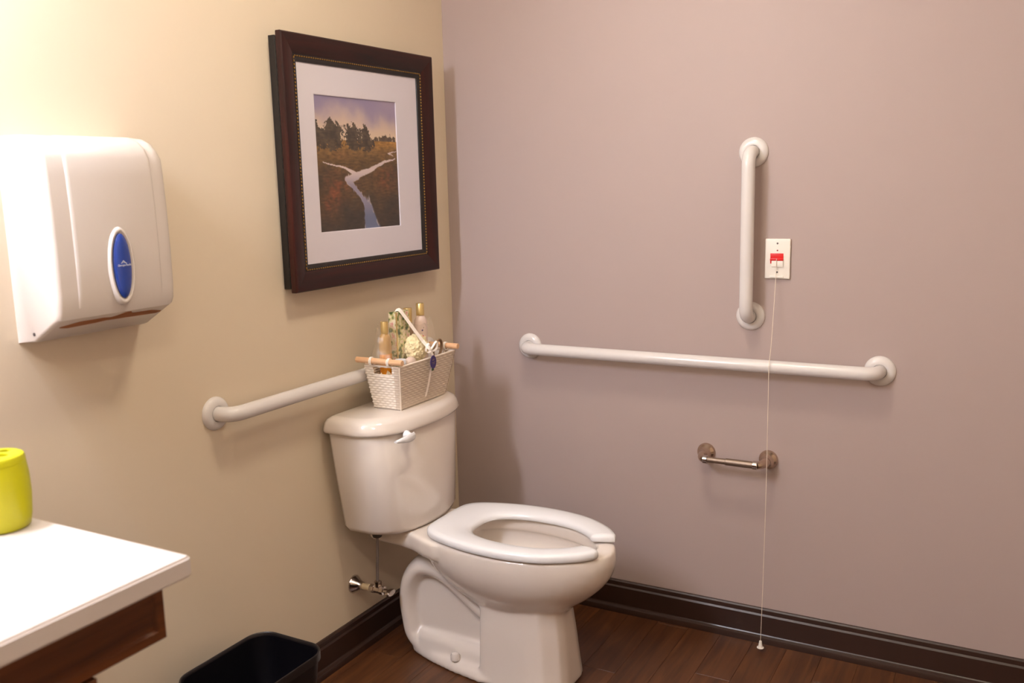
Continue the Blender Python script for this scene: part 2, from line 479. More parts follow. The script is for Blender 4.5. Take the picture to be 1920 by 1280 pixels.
for s in (-1, 1):
    bm = bmesh.new(); add_box(bm, TX + s * .14 - .012, TX + s * .14 + .012, -.49, -.45, .399, .4065, bev=.002)
    link('seat_bumper', bm, M['seat'], T)
for s in (-1, 1):
    bm = bmesh.new(); add_lathe(bm, [(.0135, 0), (.0135, .013), (.010, .019), (.004, .021)], (TX + s * .088, -.332, .034), (0, 0, 1), 20)
    link('bolt_cap', bm, M['porcelain'], T)
bm = bmesh.new(); add_lathe(bm, [(.06, 0), (.06, .002)], (TX, -.49, .236), (0, 0, 1), 24)
wm = mat('bowl_water', rgb(225, 222, 216), .03, spec=.6)
link('water', bm, wm, T)

# tank
def tank_ring(z, hw, yb, ys, yf, r):
    """back straight, sides straight to ys, bowed front reaching yf"""
    out = []
    for i in range(7):           # back right corner
        t = math.radians(90 * i / 6); out.append((TX + hw - .012 + .012 * sin(t + pi / 2), yb - .012 + .012 * cos(t + pi / 2) * -1 if False else yb - .012 + .012 * sin(t), z)) if False else None
    pts = []
    pts.append((hw, yb - .014)); pts.append((hw - .004, yb - .004)); pts.append((hw - .014, yb))
    pts.append((0, yb))
    pts.append((-hw + .014, yb)); pts.append((-hw + .004, yb - .004)); pts.append((-hw, yb - .014))
    pts.append((-hw, ys + r))
    n = 26
    # front curve from (-hw, ys+r) to (hw, ys+r)
    for k in range(1, n):
        t = pi * k / n
        x = -cos(t); e = abs(x)
        xx = hw * (1 if x > 0 else -1) * (1 - (1 - e) ** 1.0)
        # rounded corner + gentle bow
        bow = yf + (ys - yf) * (e ** 2.2)
        cornr = r * (1 - sqrt(max(0, 1 - max(0, (e * hw - (hw - r)) / r) ** 2)))
        pts.append((xx, bow + cornr))
    pts.append((hw, ys + r))
    return [(TX + x, yy, z) for x, yy in pts]
bm = bmesh.new()
loft(bm, [tank_ring(.403, .165, -.05, -.165, -.215, .05), tank_ring(.407, .181, -.04, -.175, -.226, .055), tank_ring(.42, .188, -.035, -.180, -.231, .055),
          tank_ring(.56, .203, -.026, -.176, -.230, .05), tank_ring(.70, .217, -.02, -.172, -.229, .05), tank_ring(.704, .214, -.022, -.17, -.226, .05)])
link('tank', bm, M['porcelain'], T, angle=60)
bm = bmesh.new()
loft(bm, [tank_ring(.698, .224, -.016, -.172, -.234, .05), tank_ring(.7005, .229, -.012, -.176, -.238, .055), tank_ring(.706, .2305, -.011, -.177, -.239, .055), tank_ring(.715, .2285, -.012, -.175, -.237, .055),
          tank_ring(.728, .225, -.014, -.172, -.234, .055), tank_ring(.737, .219, -.018, -.166, -.228, .055), tank_ring(.743, .208, -.026, -.155, -.217, .055), tank_ring(.7448, .200, -.032, -.148, -.210, .055)])
link('tank_lid', bm, M['porcelain'], T, angle=60)
# flush lever
bm = bmesh.new()
add_lathe(bm, [(.014, 0), (.014, .006), (.010, .012), (.008, .020)], (-.600, -.221, .690), (0, -1, 0), 20)
lv = spline([(-.590, -.243, .690), (-.605, -.2465, .690), (-.625, -.246, .6895), (-.648, -.240, .689), (-.664, -.233, .688)], 4)
rs = [.010 + .004 * sin(min(1, i / 8) * pi / 2) * (1 - max(0, i - 8) / 14) for i in range(len(lv))]
for p_i in range(0, 1):
    rings = []
    for i, p in enumerate(lv):
        f = i / (len(lv) - 1)
        a = .011 * (1 - .72 * max(0, f - .45) / .55); b = .0055
        if i == 0: a *= .6; b *= .6
        rings.append([(p.x, p.y + b * cos(2 * pi * k / 14), p.z + a * sin(2 * pi * k / 14)) for k in range(14)])
    loft(bm, rings)
lever = link('flush_lever', bm, M['seat'], T)

# water supply
S = thing('water_supply_valve', 'chrome water shut-off valve with bell flange on the beige wall beside the toilet', 'valve', (-.588, 0, .205))
vx_, vz_ = -.588, .207
bm = bmesh.new(); add_lathe(bm, [(.0275, 0), (.0275, .002), (.025, .006), (.018, .017), (.0125, .028), (.0115, .034), (.011, .034)], (vx_, 0, vz_), (0, -1, 0), 28)
link('flange', bm, M['chrome'], S)
bm = bmesh.new(); add_lathe(bm, [(.0095, .02), (.0095, .066)], (vx_, 0, vz_), (0, -1, 0), 20); link('pipe', bm, M['cream_pipe'], S)
bm = bmesh.new(); add_lathe(bm, [(.0125, 0), (.0135, .002), (.0135, .014), (.0115, .016), (.0115, .034), (.013, .036), (.013, .048), (.008, .05), (.006, .066)], (vx_, -.062, vz_), (0, -1, 0), 8)
add_lathe(bm, [(.0085, 0), (.0085, .012), (.011, .013), (.011, .026), (.007, .028)], (vx_, -.088, vz_), (0, 0, 1), 8)
link('valve_body', bm, M['chrome'], S, angle=20)
bm = bmesh.new(); add_lathe(bm, [(.008, 0), (.017, .002), (.019, .008), (.017, .014), (.006, .017)], (vx_, -.124, vz_ - .002), (0, -1, 0), 20)
for v in bm.verts: v.co.z = vz_ + (v.co.z - vz_) * .5
link('valve_handle', bm, M['chrome'], S)
bm = bmesh.new(); add_tube(bm, spline([(vx_, -.088, vz_ + .02), (vx_ - .001, -.090, .27), (vx_ - .004, -.096, .32), (vx_ - .006, -.100, .385)], 6), .0042, 12)
link('supply_hose', bm, M['braid'], S)
bm = bmesh.new(); add_lathe(bm, [(.006, 0), (.013, .004), (.016, .014), (.016, .034)], (vx_ - .006, -.100, .370), (0, 0, 1), 12)
link('coupling_nut', bm, M['dark_nut'], S)

# ------------------------------------------------------------------ grab bars
def grab_bar(name, label, a, b, n, group='white grab bars'):
    """a, b wall points; n wall normal"""
    a, b, n = Vector(a), Vector(b), Vector(n)
    root = thing(name, label, 'grab bar', tuple((a + b) / 2), group)
    off = .054
    bm = bmesh.new()
    add_tube(bm, bend_path([a + n * .004, a + n * off, b + n * off, b + n * .004], .040, 10), .0185, 24)
    link('bar', bm, M['white_enamel'], root)
    for p in (a, b):
        bm = bmesh.new()
        add_lathe(bm, [(.0193, .003), (.0193, .0125), (.0215, .0138), (.029, .0128), (.0355, .0100), (.0395, .0055), (.041, .002), (.041, 0)], p, n, 40, cap0=False, cap1=True)
        link('flange', bm, M['white_enamel'], root)
        bm = bmesh.new()
        add_lathe(bm, [(.0215, .0), (.0215, .0035)], p, n, 32)
        link('gap_shade_disc', bm, M['screw'], root)  # dark disc whose colour stands in for shade inside the flange gap
    return root
g = 'white grab bars'
grab_bar('grab_bar', 'long white horizontal grab bar on the mauve right-hand wall', (0, -.2967, .8445), (0, -1.3593, .8445), (-1, 0, 0))
grab_bar('grab_bar', 'short white vertical grab bar beside the call switch plate', (0, -1.0079, 1.434), (0, -1.0079, .977), (-1, 0, 0))
grab_bar('grab_bar', 'white horizontal grab bar on the beige wall running behind the toilet tank', (-1.067, 0, .8385), (-.153, 0, .8385), (0, -1, 0))

# ------------------------------------------------------------------ toilet paper holder
P = thing('toilet_paper_holder', 'empty brushed nickel toilet paper holder on the mauve wall', 'paper holder', (0, -.975, .56))
ya, yb, hz = -.884, -1.068, .561
for y0, s in ((ya, -1), (yb, 1)):
    bm = bmesh.new()
    add_lathe(bm, [(.0275, 0), (.0275, .003), (.0262, .0055), (.0262, .0075), (.0245, .0105), (.0195, .0145), (.0160, .021), (.0140, .034)], (0, y0, hz), (-1, 0, 0), 36, cap1=False)
    arm = spline([(-.030, y0, hz), (-.042, y0 + s * .001, hz), (-.056, y0 + s * .004, hz), (-.068, y0 + s * .010, hz), (-.074, y0 + s * .016, hz)], 5)
    add_tube(bm, arm, [.0142 - .0040 * i / len(arm) for i in range(len(arm))], 18)
    link('post', bm, M['post_nickel'], P, angle=28)
    bm = bmesh.new(); add_lathe(bm, [(.0105, 0), (.0128, .002), (.0128, .013), (.0105, .014)], (-.074, y0 + s * .012, hz), (0, s, 0), 24)
    link('end_collar', bm, M['chrome'], P)
bm = bmesh.new(); add_lathe(bm, [(.0085, 0), (.0085, .06)], (-.074, ya - .024, hz), (0, -1, 0), 24)
add_lathe(bm, [(.0085, 0), (.0103, .001), (.0103, .082), (.009, .083)], (-.074, ya - .024 - .055, hz), (0, -1, 0), 24)
link('roller', bm, M['nickel'], P)

# ------------------------------------------------------------------ call switch with pull cord
K = thing('call_switch', 'white emergency call plate with a red switch and long pull cord', 'switch', (0, -1.081, 1.141))
kx, ky, kz = 0, -1.081, 1.141
bm = bmesh.new()
add_box(bm, -.0075, 0, ky - .0345, ky + .0345, kz - .0555, kz + .0555, bev=.003, seg=3)
link('cover_plate', bm, M['white_plastic'], K)
bm = bmesh.new(); add_box(bm, -.0085, -.0070, ky - .0165, ky + .0195, kz - .004, kz + .0155, bev=.0006)
add_box(bm, -.0125, -.008, ky - .0165, ky + .0195, kz - .0045, kz + .0015, bev=.001)
add_box(bm, -.0085, -.0070, ky + .0160, ky + .0195, kz - .013, kz - .004)
link('red_switch', bm, M['red'], K)
bm = bmesh.new(); add_box(bm, -.0115, -.0070, ky - .0165, ky + .0155, kz - .022, kz - .005, bev=.001)
link('switch_lever', bm, M['white_plastic'], K)
bm = bmesh.new(); add_box(bm, -.0115, -.0070, ky - .017, ky + .020, kz - .052, kz - .0475, bev=.0008)
link('cord_guide', bm, M['white_plastic'], K)
for dz, mm, r in ((.043, 'screw', .0026), (-.0365, 'screw', .0024)):
    bm = bmesh.new(); add_lathe(bm, [(r, 0), (r, .001), (r * .6, .0016)], (-.0072, ky + .0005, kz + dz), (-1, 0, 0), 14); link('screw', bm, M[mm], K)
bm = bmesh.new(); add_lathe(bm, [(.0022, 0), (.0020, .001), (.001, .0018)], (-.0072, ky + .0005, kz + .0235), (-1, 0, 0), 14); link('indicator_light', bm, M['led'], K)
bm = bmesh.new()
cy = -1.0815
cpts = [(-.0135, ky + .001, kz + .001), (-.0145, ky + .0012, kz - .02), (-.018, ky + .001, kz - .055), (-.035, ky + .0, 1.01), (-.058, cy, .91), (-.0745, cy, .866), (-.0785, cy, .846), (-.0785, cy, .80), (-.0780, cy, .5), (-.0780, cy + .003, .2), (-.0780, cy + .006, .036)]
add_tube(bm, spline(cpts, 5), .0008, 8)
link('pull_cord', bm, M['cord'], K)
bm = bmesh.new(); add_lathe(bm, [(.010, 0), (.010, .0015), (.0065, .003), (.0035, .021), (.0015, .022)], (-.0780, cy + .006, .014), (0, 0, 1), 20)
link('cord_pull', bm, M['white_plastic'], K)

# ------------------------------------------------------------------ picture
FX0, FX1, FZ0, FZ1 = -.8084, -.1399, 1.1003, 1.7518
F = thing('framed_picture', 'large mahogany framed landscape print with white mat hanging above the toilet', 'picture', ((FX0 + FX1) / 2, 0, (FZ0 + FZ1) / 2))
prof = [(.010, .0), (.010, .020), (.014, .0225), (.014, .0265), (.002, .030), (0, .033), (0, .047), (.003, .050), (.008, .0502), (.030, .046), (.046, .041), (.0505, .0385), (.0505, .030), (.066, .030), (.066, .0)]
black = [(.0505, .0385), (.0535, .0385), (.061, .0365), (.067, .0335), (.068, .030), (.068, .004), (.050, .004)]
def corner(i, d):
    return [(FX0 + d, FZ0 + d), (FX1 - d, FZ0 + d), (FX1 - d, FZ1 - d), (FX0 + d, FZ1 - d)][i % 4]
for i, nm in enumerate(('bottom', 'right', 'top', 'left')):
    bm = bmesh.new()
    loft(bm, [[(corner(j, d)[0], -h, corner(j, d)[1]) for d, h in prof] for j in (i, i + 1)])
    link('frame_rail', bm, M['mahog_h'] if i % 2 == 0 else M['mahog_v'], F, angle=30)
bm = bmesh.new()
rings = [[(corner(j, d)[0], -h, corner(j, d)[1]) for d, h in black] for j in range(5)]
loft(bm, rings[:4] + [rings[0]], False, False)
for d0, h0, d1, h1 in ((.0099, .0, .0099, .0195), (.0139, .0222, .0139, .0268)):
    pass
link('inner_moulding', bm, M['frame_black'], F, angle=30)
# black back step of the moulding
bm = bmesh.new()
bp = [(.0085, .0005), (.0085, .0195), (.0105, .0215), (.0135, .0215), (.0135, .0005)]
rings = [[(corner(j, d)[0], -h, corner(j, d)[1]) for d, h in bp] for j in range(4)]
loft(bm, rings + [rings[0]], False, False)
link('back_moulding', bm, M['frame_black'], F, angle=30)
bm = bmesh.new()
step = .0088
for i in range(4):
    a = corner(i, .0545); b = corner(i + 1, .0545)
    L = sqrt((b[0] - a[0]) ** 2 + (b[1] - a[1]) ** 2); n = int(L / step)
    for k in range(n):
        t = (k + .5) / n; x = a[0] + (b[0] - a[0]) * t; z = a[1] + (b[1] - a[1]) * t
        horiz = i % 2 == 0
        add_sphere(bm, (x, -.0385, z), .0026, (1.25, 1, .8) if horiz else (.8, 1, 1.25), 1)
link('bead_trim', bm, M['gold'], F)
bm = bmesh.new(); i = .065
add_box(bm, FX0 + i, FX1 - i, -.028, -.022, FZ0 + i, FZ1 - i)
# mat with bevelled window
PX0, PX1, PZ0, PZ1 = -.676, -.315, 1.2485, 1.6075
mb = bmesh.new(); bm.free()
def rect(x0, x1, z0, z1, y): return [(x0, y, z0), (x1, y, z0), (x1, y, z1), (x0, y, z1)]
loft(mb, [rect(FX0 + i, FX1 - i, FZ0 + i, FZ1 - i, -.026), rect(FX0 + i, FX1 - i, FZ0 + i, FZ1 - i, -.0305), rect(PX0 - .002, PX1 + .002, PZ0 - .002, PZ1 + .002, -.0305), rect(PX0, PX1, PZ0, PZ1, -.0298), rect(PX0, PX1, PZ0, PZ1, -.026)], False, False)
link('mat_board', mb, M['matboard'], F, smooth=False)

# landscape print: flat colour print as colour attribute on a fine grid
def sm(a, b, x):
    t = min(1, max(0, (x - a) / (b - a))); return t * t * (3 - 2 * t)
def mixc(a, b, t): return tuple(p + (q - p) * t for p, q in zip(a, b))
def nz(x, y, s, o=0): return noise.fractal(Vector((x * s, y * s, o)), 1.0, 2.0, 4)
RIV = [((.07, .487), .004), ((.16, .503), .006), ((.26, .515), .008), ((.33, .53), .010), ((.42, .565), .022), ((.46, .585), .03)]
RIV2 = [((.97, .452), .004), ((.90, .47), .009), ((.80, .487), .014), ((.72, .515), .018), ((.63, .548), .024), ((.54, .565), .03), ((.46, .59), .04), ((.38, .615), .04), ((.335, .61), .03)]
RIV3 = [((.36, .63), .032), ((.41, .665), .024), ((.45, .70), .020), ((.51, .75), .022), ((.55, .80), .030), ((.575, .86), .055), ((.60, .92), .09), ((.625, 1.02), .135)]
RIV4 = [((.985, .39), .003), ((.93, .405), .005), ((.88, .413), .007), ((.93, .425), .004), ((.95, .432), .003)]
def river(u, v):
    best = -1
    for R in (RIV, RIV2, RIV3, RIV4):
        for (a, wa), (b, wb) in zip(R, R[1:]):
            dx, dy = b[0] - a[0], b[1] - a[1]
            t = max(0, min(1, ((u - a[0]) * dx + (v - a[1]) * dy) / (dx * dx + dy * dy)))
            px, py = a[0] + t * dx, a[1] + t * dy
            wd = (wa + (wb - wa) * t)
            d = sqrt((u - px) ** 2 + ((v - py) * 1.0) ** 2)
            if R is RIV3: d = abs(u - px) * .9 + abs(v - py) * .4
            best = max(best, 1 - d / (wd * .86))
    return best
def tree(u, v):
    e = 0
    n = nz(u, v, 22, 3) * .04; n2 = nz(u, v, 60, 5) * .02
    for cx, top, bot, hw in ((.0, .165, .39, .045), (.075, .23, .39, .05), (.175, .165, .395, .075), (.265, .19, .39, .045), (.345, .20, .36, .016), (.405, .20, .39, .04), (.45, .18, .395, .05), (.52, .215, .39, .03), (.59, .19, .40, .045), (.635, .24, .40, .03), (.67, .29, .375, .02)):
        f = (v - top) / (bot - top)
        if 0 <= f + n * 3 <= 1:
            prof_ = min(1, 3.2 * max(0, f + n * 4)) ** .55 * (1 - .45 * max(0, f - .6) / .4)
            if abs(u - cx + n) < hw * 1.06 * prof_ + n2: e = 1
    for cx, top, hw in ((.73, .283, .025), (.80, .272, .035), (.86, .268, .04), (.91, .28, .03), (.965, .277, .02)):
        if v < .318 and v > top + n and abs(u - cx) < hw * min(1, 4 * max(.01, (v - top) / .04)) ** .5 + n2 * .5: e = max(e, .7)
    return e
def paint(u, v):
    n1 = nz(u, v, 4, 1); n2 = nz(u, v, 16, 2); n3 = nz(u * .6, v * 2.5, 30, 7)
    hz_ = .318
    if v < hz_:
        c = mixc((146, 134, 168), (212, 188, 172), sm(.02, .24, v + .07 * n1 + .05 * sin(u * 5)))
        c = mixc(c, (176, 158, 178), .55 * sm(.55, .95, u) * sm(.2, .04, v))
        c = mixc(c, (222, 198, 168), sm(.2, .32, v) * .8)
    else:
        c = mixc((196, 142, 66), (140, 104, 56), sm(.32, .42, v + .02 * n2))
        c = mixc(c, (116, 86, 44), sm(.40, .50, v + .03 * n2))
        c = mixc(c, (150, 104, 60), .5 * sm(.2, .0, abs(u - .3)) * sm(.06, .0, abs(v - .43)))
        low = mixc((108, 78, 44), (76, 60, 38), sm(-.3, .5, n1 + n2 * .5))
        red = sm(.22, .0, sqrt((u - .2) ** 2 + (v - .68) ** 2)) + .8 * sm(.22, 0, sqrt((u - .85) ** 2 + (v - .60) ** 2)) + .7 * sm(.16, 0, sqrt((u - .12) ** 2 + (v - .82) ** 2))
        low = mixc(low, (138, 76, 42), min(.9, red * (.6 + n2)))
        low = mixc(low, (56, 46, 40), .75 * sm(.72, 1.0, v + .1 * n1))
        c = mixc(c, low, sm(.47, .57, v + .04 * n1))
        k = .86 + .35 * n3 * .6 + .16 * n2
        c = tuple(q * k for q in c)
        r = river(u + .012 * n2, v + .006 * n2)
        if r > 0:
            wcol = mixc((214, 196, 196), (150, 142, 164), sm(.55, .68, v))
            wcol = mixc(wcol, (104, 114, 146), sm(.74, .95, v))
            if r < .25 and n2 > -.1: wcol = mixc(wcol, (224, 206, 198), .5)
            c = mixc(c, wcol, min(1, r * 5))
    t = tree(u, v)
    if t:
        tc = mixc((52, 44, 38), (84, 70, 54), min(1, max(0, .5 + n2 + .8 * n3)))
        if t < 1: tc = mixc(tc, (120, 96, 84), .35)
        c = mixc(c, tc, .95)
    return c
NU = NV = 190
verts = []; cols = []
for j in range(NV + 1):
    for i_ in range(NU + 1):
        u, v = i_ / NU, j / NV
        verts.append((PX0 + (PX1 - PX0) * u - F.location.x, -.0272, PZ1 + (PZ0 - PZ1) * v - F.location.z))
        c = paint(u, v); cols.append([lin(max(0, min(255, q))) for q in c] + [1])
faces = [(j * (NU + 1) + i_, (j + 1) * (NU + 1) + i_, (j + 1) * (NU + 1) + i_ + 1, j * (NU + 1) + i_ + 1) for j in range(NV) for i_ in range(NU)]
me = bpy.data.meshes.new('landscape_print'); me.from_pydata(verts, [], faces)
ca = me.color_attributes.new('print', 'FLOAT_COLOR', 'POINT')
ca.data.foreach_set('color', [q for c in cols for q in c])
pm = bpy.data.materials.new('landscape_print_ink'); pm.use_nodes = True
at = pm.node_tree.nodes.new('ShaderNodeAttribute'); at.attribute_name = 'print'
pm.node_tree.links.new(at.outputs['Color'], pm.node_tree.nodes['Principled BSDF'].inputs['Base Color'])
pm.node_tree.nodes['Principled BSDF'].inputs['Roughness'].default_value = .6
me.materials.append(pm)
pr = bpy.data.objects.new('landscape_print', me); COL.objects.link(pr); pr.parent = F
tag(pr, 'landscape print of dark trees and a forked stream through brown meadows')
gb = bmesh.new(); add_box(gb, FX0 + .065, FX1 - .065, -.0325, -.0315, FZ0 + .065, FZ1 - .065)
link('glass_pane', gb, M['glass'], F, smooth=False)

# ------------------------------------------------------------------ paper towel dispenser
DX0, DX1 = -1.540, -1.257
D = thing('paper_towel_dispenser', 'white plastic paper towel dispenser with a blue oval badge', 'dispenser', ((DX0 + DX1) / 2, 0, 1.28))
def disp_prof(g=0):
    """side profile (y, z)"""
    return [(0, 1.478), (-.060, 1.478), (-.088, 1.475), (-.108, 1.466), (-.121, 1.452), (-.128, 1.434), (-.131, 1.40), (-.134, 1.33), (-.135, 1.25), (-.134, 1.18), (-.131, 1.150), (-.126, 1.136), (-.112, 1.128), (-.05, 1.092), (0, 1.088)]
def disp_ring(x, k):
    """k: 0..1 how far the edge rounding pulls the profile in"""
    out = []
    for y_, z_ in disp_prof():
        yy = y_ * (1 - .0) ; zz = z_
        if y_ < -.03:
            yy = y_ + k * .9
            zz = z_ - k * .75 if z_ > 1.3 else z_ + k * .35
            if 1.14 < z_ < 1.44: zz = z_
        elif z_ > 1.3: zz = z_ - k * .75
        out.append((x, yy, zz))
    return out
bm = bmesh.new()
rings = []
for a in (0, 20, 40, 60, 75, 90):     # left edge small radius
    t = math.radians(a); r = .010; rings.append(disp_ring(DX0 + r * (1 - sin(t)), r * (1 - cos(t)) if False else r * (1 - sin(t))) if False else disp_ring(DX0 + r * (1 - cos(t)), r * (1 - sin(t))))
for a in (90, 78, 66, 54, 42, 30, 18, 8, 0):
    t = math.radians(a); r = .034; rings.append(disp_ring(DX1 - r * (1 - cos(t)), r * (1 - sin(t))))
loft(bm, rings)
body = link('cover', bm, M['dispenser'], D, angle=30)
# raised middle panel
bm = bmesh.new()
rings = []
FP = [(-.088, 1.4752), (-.108, 1.4662), (-.121, 1.4522), (-.128, 1.434), (-.131, 1.40), (-.134, 1.33), (-.135, 1.25), (-.134, 1.18), (-.1315, 1.155)]
cxm = (DX0 + DX1) / 2 - .002
for x, h in ((-.098, -.003), (-.097, .0005), (-.094, .0022), (-.089, .003), (.089, .003), (.094, .0022), (.097, .0005), (.098, -.003)):
    ring = []
    for q, (y_, z_) in enumerate(FP):
        f = 1 if q < len(FP) - 2 else (.8 if q == len(FP) - 2 else .0)
        hh = h * f if h > 0 else h
        widen = 1.0 - .10 * max(0, 3 - q) / 3
        ring.append((cxm + x * widen, y_ - hh, z_ + (hh * .6 if q < 3 else 0)))
    rings.append(ring)
loft(bm, rings, False, False, closed=False)
link('front_panel', bm, M['dispenser'], D, angle=50)
# slot under the dispenser
bm = bmesh.new()
def under(y_):  # z of the underside at depth y_
    return 1.092 + (1.128 - 1.092) * (y_ + .05) / (-.112 + .05)
pts = [(-.120, -.100), (-.085, -.111), (-.03, -.112), (-.012, -.1085), (.0, -.113), (.014, -.122), (.026, -.122), (.036, -.1135), (.085, -.112), (.115, -.103), (.105, -.0975), (.03, -.1000), (.0, -.1005), (-.02, -.1015), (-.04, -.098), (-.10, -.0945)]
loft(bm, [[(cxm + a, b, under(b) - .0015) for a, b in pts], [(cxm + a, b, under(b) + .006) for a, b in pts]])
link('towel_slot', bm, M['cavity'], D, smooth=False)
# oval badge and its raised ring
ocx, ocz = -1.3995, 1.2275
def ovald(rx, rz, y_, n=40): return [(ocx + rx * cos(2 * pi * k / n), y_, ocz + rz * sin(2 * pi * k / n)) for k in range(n)]
bm = bmesh.new()
loft(bm, [ovald(.033, .078, -.130), ovald(.0305, .0755, -.139), ovald(.027, .0715, -.1425), ovald(.0235, .067, -.1415), ovald(.022, .065, -.139)], True, True)
link('badge_ring', bm, M['dispenser'], D, angle=60)
bm = bmesh.new()
loft(bm, [ovald(.0205, .0635, -.139), ovald(.0205, .0635, -.1412), ovald(.0185, .061, -.1432), ovald(.013, .05, -.1447), ovald(.006, .03, -.1455)], False, True)
badge = link('badge', bm, M['blue'], D, angle=70)
badge['label'] = 'glossy blue oval badge'
# printed mark on the badge
bm = bmesh.new()
def strip(pts, w, y_):
    for (x0, z0), (x1, z1) in zip(pts, pts[1:]):
        d = Vector((x1 - x0, z1 - z0)).normalized(); nx, nz_ = -d.y * w / 2, d.x * w / 2
        vs = [bm.verts.new(p) for p in ((ocx + x0 + nx, y_, ocz + z0 + nz_), (ocx + x1 + nx, y_, ocz + z1 + nz_), (ocx + x1 - nx, y_, ocz + z1 - nz_), (ocx + x0 - nx, y_, ocz + z0 - nz_))]
        bm.faces.new(vs)
strip([(-.006, .005), (-.001, .0105), (.0035, .006), (.0065, .0045)], .0012, -.14585)
strip([(-.002, .006), (.001, .008), (.003, .0055)], .0009, -.14585)
link('emblem', bm, M['print_white'], badge, smooth=False)

def text_obj(s, size, loc, rot, m, parent, name):
    cu = bpy.data.curves.new(name, 'FONT'); cu.body = s; cu.size = size; cu.align_x = 'CENTER'; cu.align_y = 'CENTER'; cu.extrude = .0001
    t = bpy.data.objects.new(name, cu); COL.objects.link(t)
    bpy.context.view_layer.update()
    me = bpy.data.meshes.new_from_object(t.evaluated_get(bpy.context.evaluated_depsgraph_get()))
    bpy.data.objects.remove(t)
    o = bpy.data.objects.new(name, me); COL.objects.link(o); me.materials.clear(); me.materials.append(m)
    r = parent; off = Vector((0, 0, 0))
    while r is not None: off += Vector(r.location); r = r.parent
    o.parent = parent; o.location = Vector(loc) - off; o.rotation_euler = rot
    return o
text_obj('Georgia-Pacific', .0052, (ocx + .001, -.1462, ocz + .0015), (pi / 2, 0, 0), M['print_white'], badge, 'lettering')
bm = bmesh.new(); add_lathe(bm, [(.0035, 0), (.0035, .0006)], (DX0 - .0004, -.052, 1.108), (-1, 0, 0), 12)
link('key_hole', bm, M['screw'], D)

# ------------------------------------------------------------------ vanity
CXR, CYF = -1.787, -.715
top = box_bm(-3.15, CXR, CYF, 0, .850, .880)
top_o = link('countertop', top, M['counter'], None)
cb = bmesh.new(); add_sphere(cb, (-2.32, -.38, .885), 1, (.27, .19, .13), 4)
boolean_cut(top_o, cb)
bmx = bmesh.new(); bmx.from_mesh(top_o.data)
es = [e for e in bmx.edges if len(e.link_faces) == 2 and e.calc_face_angle(0) > .6]
bmesh.ops.bevel(bmx, geom=es, offset=.0035, segments=3, affect='EDGES')
bmx.to_mesh(top_o.data); bmx.free()
for p in top_o.data.polygons: p.use_smooth = True
top_o.data.set_sharp_from_angle(angle=math.radians(40))
big = {tuple(sorted(k)) for p in top_o.data.polygons if p.area > .004 for k in p.edge_keys}
sh = top_o.data.attributes.get('sharp_edge') or top_o.data.attributes.new('sharp_edge', 'BOOLEAN', 'EDGE')
for e in top_o.data.edges:
    if tuple(sorted(e.vertices)) in big: sh.data[e.index].value = True
settle(top_o, (-2.47, -.36, .85))
tag(top_o, 'white cultured marble vanity countertop with sloping sink basin', 'countertop')
bm = bmesh.new()
N = 40
rings = []
for q in range(8):
    t = math.radians(6 + 84 * q / 8 * 1.0)
    rings.append([(-2.32 + .27 * cos(t) * cos(2 * pi * k / N), -.38 + .19 * cos(t) * sin(2 * pi * k / N), .884 - .12 * sin(t)) for k in range(N)])
loft(bm, rings, False, True)
basin = link('basin', bm, M['counter'], top_o)
bm = box_bm(-3.15, CXR - .0, -.02, 0, .881, .98, bev=.004)
link('backsplash', bm, M['counter'], top_o)

V = thing('vanity_cabinet', 'dark walnut vanity cabinet with a panelled rail under the white countertop', 'cabinet', (-2.47, -.33, 0))
yf = -.668
def panel(x0, x1, z0, z1, y_, st):
    bm = bmesh.new()
    o_ = rect(x0, x1, z0, z1, y_); 
    loft(bm, [rect(x0, x1, z0, z1, y_ + .02), rect(x0, x1, z0, z1, y_ + .002), rect(x0 + .002, x1 - .002, z0 + .002, z1 - .002, y_), rect(x0 + st, x1 - st, z0 + st, z1 - st, y_), rect(x0 + st + .004, x1 - st - .004, z0 + st + .004, z1 - st - .004, y_ + .0045)])
    return bm
link('apron_rail', panel(-3.12, -1.8, .755, .850, yf, .014), M['vanity'], V, smooth=False)
link('side_panel', box_bm(-1.82, -1.8, yf + .02, -.0, .755, .850), M['vanity'], V, smooth=False)
link('carcass', box_bm(-3.12, -1.912, yf + .022, -.03, .0, .755), M['vanity'], V, smooth=False)
for a, b in ((-2.31, -1.914), (-2.712, -2.314), (-3.114, -2.716)):
    dd = link('door', panel(a, b, .09, .750, yf, .05), M['vanity'], V, smooth=False)
    bm = bmesh.new(); add_lathe(bm, [(.005, 0), (.005, .012), (.013, .018), (.011, .025), (.003, .027)], (b - .03, yf, .66), (0, -1, 0), 16)
    link('knob', bm, M['nickel'], dd)

